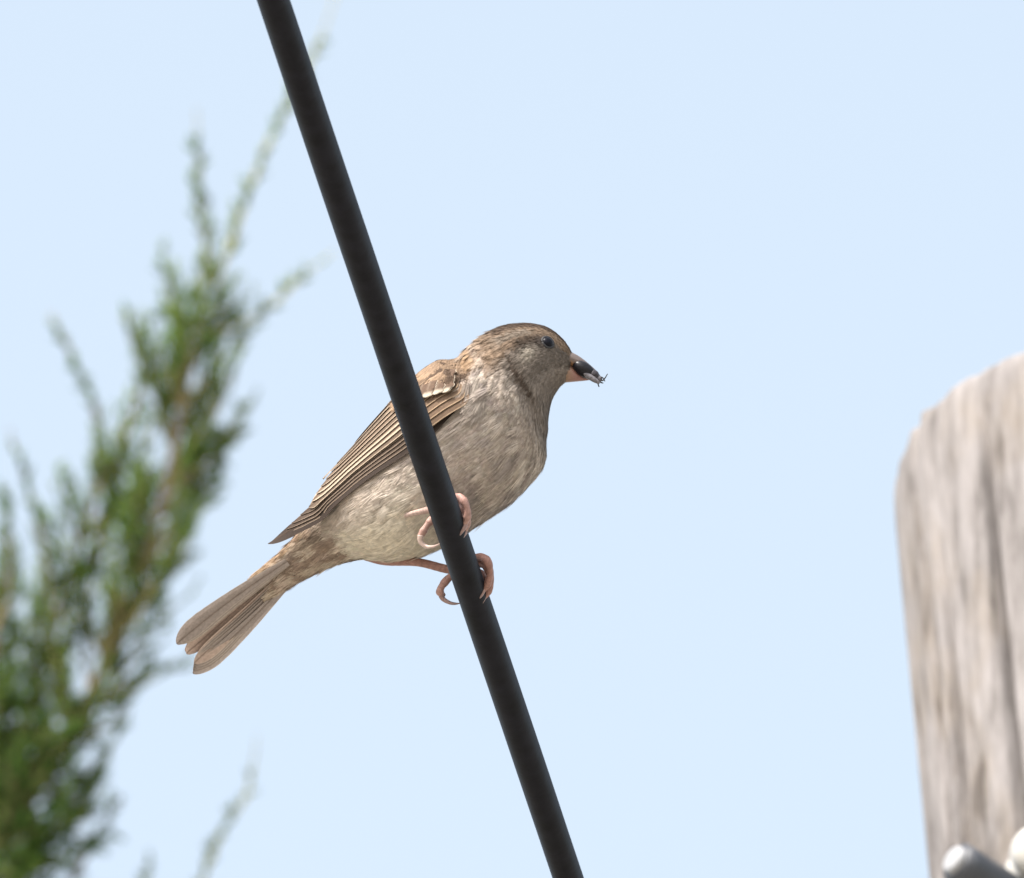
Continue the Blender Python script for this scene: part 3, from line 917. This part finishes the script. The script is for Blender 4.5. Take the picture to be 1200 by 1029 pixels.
# ------------------------------------------------------------------ utility pole
PD = 7.6
rim = P(np.array(1319.0), np.array(540.0), np.array(DIST - PD))
PR = 271 * K * PD / DIST
axd = norm(np.array([-.066, 0.0, 1.0]))
foot = rim - axd * (rim[2] / axd[2])
nzr, nza = 260, 420
zz = np.concatenate([np.linspace(0, rim[2] - .5, 60), np.linspace(rim[2] - .49, rim[2], 200)]) / axd[2]
aa = np.linspace(0, 2 * math.pi, nza, endpoint=False)
hp, hp2, hp3 = Hash3(31), Hash3(32), Hash3(33)
A2, Z2 = np.meshgrid(aa, zz, indexing='xy')
depth = zz[-1] - Z2
cx, cy = np.cos(A2), np.sin(A2)
r = PR * (1 + .055 * depth / zz[-1] * 2)
r = r + .0022 * (hp(cx * 18 + 40, cy * 18 + 40, Z2 * 1.6) - .5) + .0016 * (hp2(cx * 45 + 90, cy * 45 + 90, Z2 * 3.5) - .5)
# drying checks: long narrow vertical splits
crk = np.random.default_rng(4)
cracks = [(-math.pi / 2 - 1.07, .055, .16, .010), (-math.pi / 2 - .72, .012, .60, .016), (-math.pi / 2 - .45, .05, .3, .010), (-math.pi / 2 - .30, .12, .7, .01), (-math.pi / 2 - 1.2, .03, .3, .006), (-math.pi / 2 - .70, .16, .4, .008)]
for k in range(16):
    cracks.append((crk.uniform(-math.pi / 2 + .2, math.pi * 1.1), crk.uniform(0, 1.5), crk.uniform(.3, 2.0), crk.uniform(.004, .014)))
for a0, z0, ln, dp in cracks:
    ac = a0 + .02 * (hp3(Z2 * 5, a0 * 7) - .5) + .05 * (hp3(Z2 * 1.2, a0 * 9 + 30) - .5)
    da = (A2 - ac + math.pi) % (2 * math.pi) - math.pi
    env = smooth(z0 - .01, z0 + .08, depth) * (1 - smooth(z0 + ln * .6, z0 + ln, depth)) if z0 > 0 else (1 - smooth(ln * .6, ln, depth))
    r = r - dp * env * np.exp(-(da / .021) ** 2)
# worn rim
rimn = .004 + .010 * hp(cx * 6 + 7, cy * 6 + 7)
r = r - .0035 * np.exp(-depth / .006) * (.5 + hp(cx * 9 + 3, cy * 9))
pos = foot + axd * Z2[..., None] + r[..., None] * (cx[..., None] * np.array([1., 0, .066]) + cy[..., None] * np.array([0, 1., 0]))
pos[-1] -= axd * (rimn[-1][:, None] * .12)
zc = len(zz)
i = np.arange(zc - 1)[:, None] * nza; j = np.arange(nza)[None]; j2 = (j + 1) % nza
q = np.stack([i + j, i + j2, i + nza + j2, i + nza + j], -1).reshape(-1, 4)
vv = pos.reshape(-1, 3)
# top disc, slightly domed
top = []
rr = [.93, .75, .5, .25]
rings = [pos[-1]]
for a_ in rr:
    rings.append(rim + (pos[-1] - rim) * a_ + axd * (.004 * (1 - a_)) + axd * (.003 * (hp2(cx[0] * 8 * a_, cy[0] * 8 * a_)[:, None] - .5)))
base = len(vv) - nza
vv = np.concatenate([vv] + rings[1:] + [(rim + axd * .004)[None]])
tq = []
prev = base
cur = zc * nza
for a_ in rr:
    j = np.arange(nza); j2 = (j + 1) % nza
    tq.append(np.stack([prev + j, prev + j2, cur + j2, cur + j], -1))
    prev = cur; cur += nza
ctri = np.stack([prev + np.arange(nza), prev + (np.arange(nza) + 1) % nza, np.full(nza, len(vv) - 1)], -1)
pole = new_mesh('utility_pole', vv, [np.concatenate([q] + tq), ctri], M_wood, origin=foot)
pole.location = foot
tag(pole, 'weathered grey round wooden utility pole with cracked flat top', 'pole')

# steel pipe bracket and porcelain insulator fixed to the pole
def PP(x, y, n):
    return P(np.array(float(x)), np.array(float(y)), np.array(n * K * PD / DIST + DIST - PD))
pk = K * PD / DIST
e0 = PP(1122, 1010, 775); e1 = PP(1268, 1104, 690)
brk = empty('steel_bracket', e0)
tag(brk, 'galvanised steel pipe bracket with cut end coloured as sunlit on the wooden pole', 'bracket')
s = np.linspace(0, 1, 12)
pl = e0 + (e1 - e0) * s[:, None]
v, f = tube(pl, np.full(12, 24 * pk), 32)
new_mesh('pipe', v, f, material('shaded_pipe_grey', base=(.040, .043, .050), rough=.5, noise=(60, .8, 1.2, (1, 1, 1)), bump=(250, .15, .0006)), brk, e0)  # steel coloured dark to paint in the pipe's shaded underside
dr = norm(e1 - e0)
v, f = tube(np.array([e0 - dr * 9 * pk, e0 - dr * 8 * pk, e0 - dr * 2 * pk, e0 + dr * .5 * pk]), np.array([13, 16, 17, 17]) * pk, 32)
new_mesh('end_cap', v, f, material('sunlit_pipe_end', base=(.27, .27, .275), rough=.5, noise=(60, .9, 1.05, (1, 1, 1))), brk, e0)  # end of the same pipe, sunlight painted in as a lighter colour
i0 = PP(1216, 1014, 700)
insu = empty('porcelain_insulator', i0)
tag(insu, 'cream porcelain spool insulator above the steel bracket on the pole', 'insulator')
iax = norm(-U_ * .45 - R_ * .1 + F_ * .9)
hs_ = np.array([-52, -48, -40, -28, -20, -8, 4, 12, 20, 32, 44, 50, 54.])
rs_ = np.array([10, 26, 33, 35, 33, 24, 21, 24, 33, 35, 32, 24, 9.])
tt_ = np.linspace(0, 12, 60)
v, f = tube(i0 + iax * (catmull(hs_[:, None], tt_) * pk), catmull(rs_[:, None], tt_)[:, 0] * pk, 40)
new_mesh('spool', v, f, M_porc, insu, i0)
v, f = tube(i0 + iax * (np.array([-70, -66, 0, 110, 190.])[:, None] * pk), np.array([9, 9, 9, 9, 9.]) * pk, 14)
new_mesh('bolt', v, f, M_steel, insu, i0)

# ------------------------------------------------------------------ juniper
JD = 11.0
JK = K * JD / DIST
def JP(q):
    q = np.atleast_2d(q)
    return P(q[:, 0], q[:, 1], q[:, 2] * JK + DIST - JD)

jr = np.random.default_rng(12)
cords = []       # start, mid, end, radius(px), colour
twigs = []       # polylines with radii + tone
UPV = np.array([.12, -1.0, -.35])
def rand_perp(d, away=None):
    v = jr.normal(0, 1, 3)
    v -= d * (v @ d)
    return norm(v)

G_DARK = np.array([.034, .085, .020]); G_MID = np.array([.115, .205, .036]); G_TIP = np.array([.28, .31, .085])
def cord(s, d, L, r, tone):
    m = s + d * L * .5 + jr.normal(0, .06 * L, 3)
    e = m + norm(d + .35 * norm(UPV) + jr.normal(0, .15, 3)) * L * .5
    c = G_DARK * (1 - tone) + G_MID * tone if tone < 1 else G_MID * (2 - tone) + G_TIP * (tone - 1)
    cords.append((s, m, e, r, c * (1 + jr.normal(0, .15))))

def twig(s, d, L, dens=1.0, tone=.7, r=1.6):
    n = max(3, int(L / 9))
    pts = [s]
    dd = d
    for k in range(n):
        dd = norm(dd + .10 * norm(UPV) + jr.normal(0, .10, 3))
        pts.append(pts[-1] + dd * L / n)
    pts = np.array(pts)
    twigs.append((pts, np.linspace(r, .7, len(pts)), np.array([.13, .165, .05]) * (1 + jr.normal(0, .15))))
    for k in range(n):
        f = k / n
        for rep in range(3):
            if jr.random() < .92 * dens:
                a = pts[k] + (pts[k + 1] - pts[k]) * jr.random()
                t = norm(pts[k + 1] - pts[k])
                cd_ = norm(t + rand_perp(t) * jr.uniform(.45, .85))
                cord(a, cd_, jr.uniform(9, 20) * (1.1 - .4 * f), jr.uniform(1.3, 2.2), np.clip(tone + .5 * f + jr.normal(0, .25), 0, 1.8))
    cord(pts[-2], norm(pts[-1] - pts[-2]), L / n * 1.6, 1.5, np.clip(tone + .6, 0, 1.8))

def branch(s, d, L, dens=1.0, tone=.6, r=3.0, up=.11, spacing=11):
    n = max(4, int(L / 12))
    pts = [s]; dd = d
    for k in range(n):
        dd = norm(dd + up * norm(UPV) + jr.normal(0, .09, 3))
        pts.append(pts[-1] + dd * L / n)
    pts = np.array(pts)
    twigs.append((pts, np.linspace(r, 1.0, len(pts)), np.array([.21, .19, .085]) * (1 + jr.normal(0, .12))))
    for k in range(n):
        f = (k + .5) / n
        cnt = L / n / spacing * (1.25 - .6 * f)
        for rep in range(int(cnt) + (jr.random() < cnt % 1)):
            a = pts[k] + (pts[k + 1] - pts[k]) * jr.random()
            t = norm(pts[k + 1] - pts[k])
            if f > .12:
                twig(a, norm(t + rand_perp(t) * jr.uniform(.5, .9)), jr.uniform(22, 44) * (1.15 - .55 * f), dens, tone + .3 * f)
    twig(pts[-1], norm(pts[-1] - pts[-2]), jr.uniform(25, 45), dens * .6, tone + .5)

def stem(pts, radii, tone_col, nper, lens, dens, tone, side_bias=None, ang=(.7, 1.35)):
    """main stem with ascending branches; lens: function of row -> branch length"""
    pts = np.array(pts, float)
    ts = np.linspace(0, len(pts) - 1, 14 * len(pts))
    q = catmull(pts, ts)
    q += np.stack([3.0 * (nz1(ts * 3, k + .5) - .5) for k in range(3)], -1)
    rr_ = np.interp(ts, np.arange(len(radii)) * (len(pts) - 1) / (len(radii) - 1), radii)
    twigs.append((q, rr_, np.array(tone_col)))
    seg = np.linalg.norm(np.diff(q, axis=0), axis=1)
    acc = 0
    for k in range(len(q) - 1):
        acc += seg[k]
        L0 = lens(q[k])
        step = nper
        while acc > step:
            acc -= step
            t = norm(q[k + 1] - q[k])
            for tr in range(20):
                pv = rand_perp(t)
                if side_bias is None or jr.random() < side_bias(q[k], pv):
                    break
            L = L0 * jr.uniform(.55, 1.15)
            if L > 45:
                branch(q[k], norm(t + pv * jr.uniform(*ang)), L, dens, tone, r=1.2 + L / 60)
            elif L > 4:
                twig(q[k], norm(t + pv * jr.uniform(.4, .8)), max(12, L), dens, tone + .3)

BARK = (.24, .165, .105)
# main stem through the picture
main = [(-60, 1075, 10), (-5, 1000, 5), (45, 922, 0), (82, 858, 0), (112, 800, 0), (146, 722, 0), (168, 665, 0), (190, 590, 0), (206, 520, 0), (222, 430, 0), (234, 360, 0)]
def len_main(q):
    return float(np.interp(q[1], [330, 380, 430, 520, 600, 700, 800, 900, 1000, 1080], [40, 74, 108, 142, 156, 165, 160, 130, 110, 100]))
def bias_main(q, pv):
    # fewer branches on the right in the lowest part, and fewer low on the right at the top
    w_ = 1.0
    if q[1] > 840: w_ *= (.35 if pv[0] > .1 else 1)
    return w_
stem(main, [11, 9.5, 8, 7, 6.2, 5.5, 5, 4.4, 3.8, 3.0, 2.4], BARK, 8.0, len_main, .72, .45, bias_main)
# three leading shoots
stem([(234, 360, 0), (243, 310, 4), (236, 250, 6), (232, 190, 8), (231, 128, 10)], [2.6, 2.2, 1.8, 1.3, .8], (.30, .27, .13), 9,
     lambda q: float(np.interp(q[1], [125, 200, 280, 360], [0, 9, 26, 44])), .8, .5)
stem([(240, 372, 0), (262, 310, -8), (284, 250, -12), (307, 185, -16), (330, 140, -18), (348, 100, -18), (372, 55, -20), (400, -20, -22)], [2.6, 2.3, 2.1, 1.9, 1.7, 1.5, 1.2, .8], (.42, .38, .20), 9,
     lambda q: float(np.interp(q[1], [-20, 90, 120, 200, 300, 370], [0, 7, 16, 12, 22, 40])), .7, .8)
stem([(236, 392, 0), (285, 378, 8), (325, 352, 14), (352, 325, 18), (395, 293, 20)], [2.5, 2.0, 1.7, 1.3, .7], (.42, .38, .20), 11,
     lambda q: float(np.interp(q[0], [240, 300, 350, 395], [34, 24, 10, 0])), .6, .7)
# second stem up the left side, and the mass in the lower left corner
L2 = lambda q: float(np.interp(q[1], [360, 440, 520, 640, 780, 900, 1060], [0, 16, 34, 62, 90, 100, 100]))
stem([(-50, 1080, -20), (-8, 960, -25), (28, 850, -30), (62, 740, -34), (92, 640, -36), (116, 560, -40), (112, 480, -46), (60, 365, -56)], [10, 8, 6.5, 5, 3.6, 2.6, 2, .8], BARK, 12, L2, .75, .4)
stem([(60, 740, -20), (52, 650, -10), (38, 590, 0), (10, 500, 6)], [3, 2.2, 1.6, .8], BARK, 12, lambda q: float(np.interp(q[1], [500, 600, 740], [0, 22, 50])), .7, .5)
stem([(110, 660, -20), (130, 560, -10), (165, 450, 0), (150, 365, 6)], [3, 2.4, 1.8, .8], BARK, 11, lambda q: float(np.interp(q[1], [365, 450, 660], [2, 30, 60])), .75, .5)
stem([(-90, 1080, 30), (-62, 960, 30), (-36, 860, 30), (-10, 760, 30), (10, 680, 30), (4, 570, 30)], [9, 7, 5, 4, 3, 1], BARK, 7, lambda q: float(np.interp(q[1], [570, 680, 800, 1080], [0, 40, 80, 100])), .85, .3)
stem([(-40, 1090, 40), (10, 1040, 40), (60, 985, 40), (105, 955, 40)], [6, 4.5, 3, 1.5], BARK, 6, lambda q: 60., .95, .05)
stem([(-60, 1090, 60), (-20, 1010, 60), (20, 930, 55), (50, 860, 50)], [6, 4.5, 3, 1.5], BARK, 7, lambda q: 70., .95, .05)
stem([(30, 1090, 0), (80, 1040, 0), (108, 985, 0), (140, 935, 0)], [4, 3, 2, .8], BARK, 13, lambda q: float(np.interp(q[1], [930, 990, 1090], [0, 26, 50])), .7, .2)
# loose yellow-green shoots below
stem([(225, 1060, 10), (246, 1010, 10), (262, 972, 10), (288, 932, 10), (298, 890, 10), (302, 860, 10)], [2.4, 2.2, 2, 1.8, 1.2, .6], (.42, .40, .20), 10, lambda q: float(np.interp(q[1], [860, 930, 960, 1060], [0, 5, 10, 10])), .6, .9)
stem([(160, 1075, 10), (168, 1040, 10), (171, 1012, 10)], [2, 1.4, .7], (.36, .34, .18), 12, lambda q: 8., .6, .8)

# rest of the tree below the picture: trunk to the ground and a cone of coarser sprays
base_pt = JP(np.array([-60, 1075, 10.]))[0]
tree_foot = np.array([base_pt[0] - .55, base_pt[1] + .15, 0.0])
tree = empty('juniper_tree', tree_foot)
tag(tree, 'tall green juniper tree with loose feathery shoots and tan twigs', 'tree')
s = np.linspace(0, 1, 30)
tp = tree_foot + (base_pt - tree_foot) * s[:, None]
tp[:, 0] -= .22 * np.sin(s * math.pi) * (1 - s); tp[:, 1] += .08 * np.sin(s * 5)
v, f = tube(tp, .11 * (1 - s) ** .8 + 16 * JK, 18)
trunk = new_mesh('trunk', v, f, M_stem, tree, tree_foot, np.tile(np.array([[.24, .16, .11]]), (len(v), 1)))
W_cords = []
for k in range(260):
    f_ = jr.random() ** .8
    a = tree_foot + (base_pt - tree_foot) * (f_ * .985)
    a = np.array([np.interp(f_, s, tp[:, c]) for c in range(3)])
    az = jr.uniform(0, 2 * math.pi)
    Lr = (1 - f_) * 1.15 * jr.uniform(.5, 1.0) + .12
    e = a + np.array([math.cos(az) * Lr, math.sin(az) * Lr, Lr * .75])
    for m_ in range(70):
        g_ = jr.uniform(.3, 1.0)
        c_ = a + (e - a) * g_ + jr.normal(0, .07, 3)
        dv = norm(norm(e - a) + jr.normal(0, .55, 3))
        ln = jr.uniform(.022, .055)
        en = c_ + dv * ln
        x_, y_ = project(np.stack([c_, en]))
        if np.any((y_ < 1075) & (x_ > -60)):
            continue
        W_cords.append((c_, c_ + dv * ln * .5 + jr.normal(0, .002, 3), en, jr.uniform(.0012, .0028), (G_DARK * .5 + G_MID * .5) * (1 + jr.normal(0, .2))))

def cord_mesh(S, M, E, Rr, C):
    d = norm(E - S)
    a = norm(np.cross(d, np.array([.31, .52, .79])))
    b = np.cross(d, a)
    V = []; CC = []
    ang = [0, 2.1, 4.2]
    for pt, k in ((S, .75), (M, 1.0)):
        for q_ in ang:
            V.append(pt + (a * math.cos(q_) + b * math.sin(q_)) * (Rr * k)[:, None])
            CC.append(C * .92)
    V.append(E); CC.append(C * 1.15)
    V = np.stack(V, 1).reshape(-1, 3); CC = np.stack(CC, 1).reshape(-1, 3)
    t = np.array([[0, 1, 4], [0, 4, 3], [1, 2, 5], [1, 5, 4], [2, 0, 3], [2, 3, 5], [3, 4, 6], [4, 5, 6], [5, 3, 6]])
    T = (np.arange(len(S))[:, None, None] * 7 + t).reshape(-1, 3)
    return V, T, CC

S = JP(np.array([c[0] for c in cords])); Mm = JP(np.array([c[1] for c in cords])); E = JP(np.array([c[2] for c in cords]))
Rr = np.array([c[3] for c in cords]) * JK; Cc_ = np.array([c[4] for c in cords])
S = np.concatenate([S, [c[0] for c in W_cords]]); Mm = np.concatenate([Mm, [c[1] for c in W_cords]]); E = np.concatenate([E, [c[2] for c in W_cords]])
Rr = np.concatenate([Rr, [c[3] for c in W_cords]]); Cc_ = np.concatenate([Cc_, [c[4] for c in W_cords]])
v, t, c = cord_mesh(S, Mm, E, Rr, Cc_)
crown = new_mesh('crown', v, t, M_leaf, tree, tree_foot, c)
crown['kind'] = 'stuff'
parts = []; cols = []
for pts, rad_, tone in twigs:
    vf = tube(JP(pts), rad_ * JK, 6)
    parts.append(vf)
    cols.append(np.tile(tone[None] if hasattr(tone, 'shape') else np.array([tone]), (len(vf[0]), 1)))
v, f = join(parts)
tw = new_mesh('twigs', v, f, M_stem, tree, tree_foot, np.concatenate(cols))
tw['kind'] = 'stuff'
print('cords', len(cords), 'lower', len(W_cords), 'twigs', len(twigs))
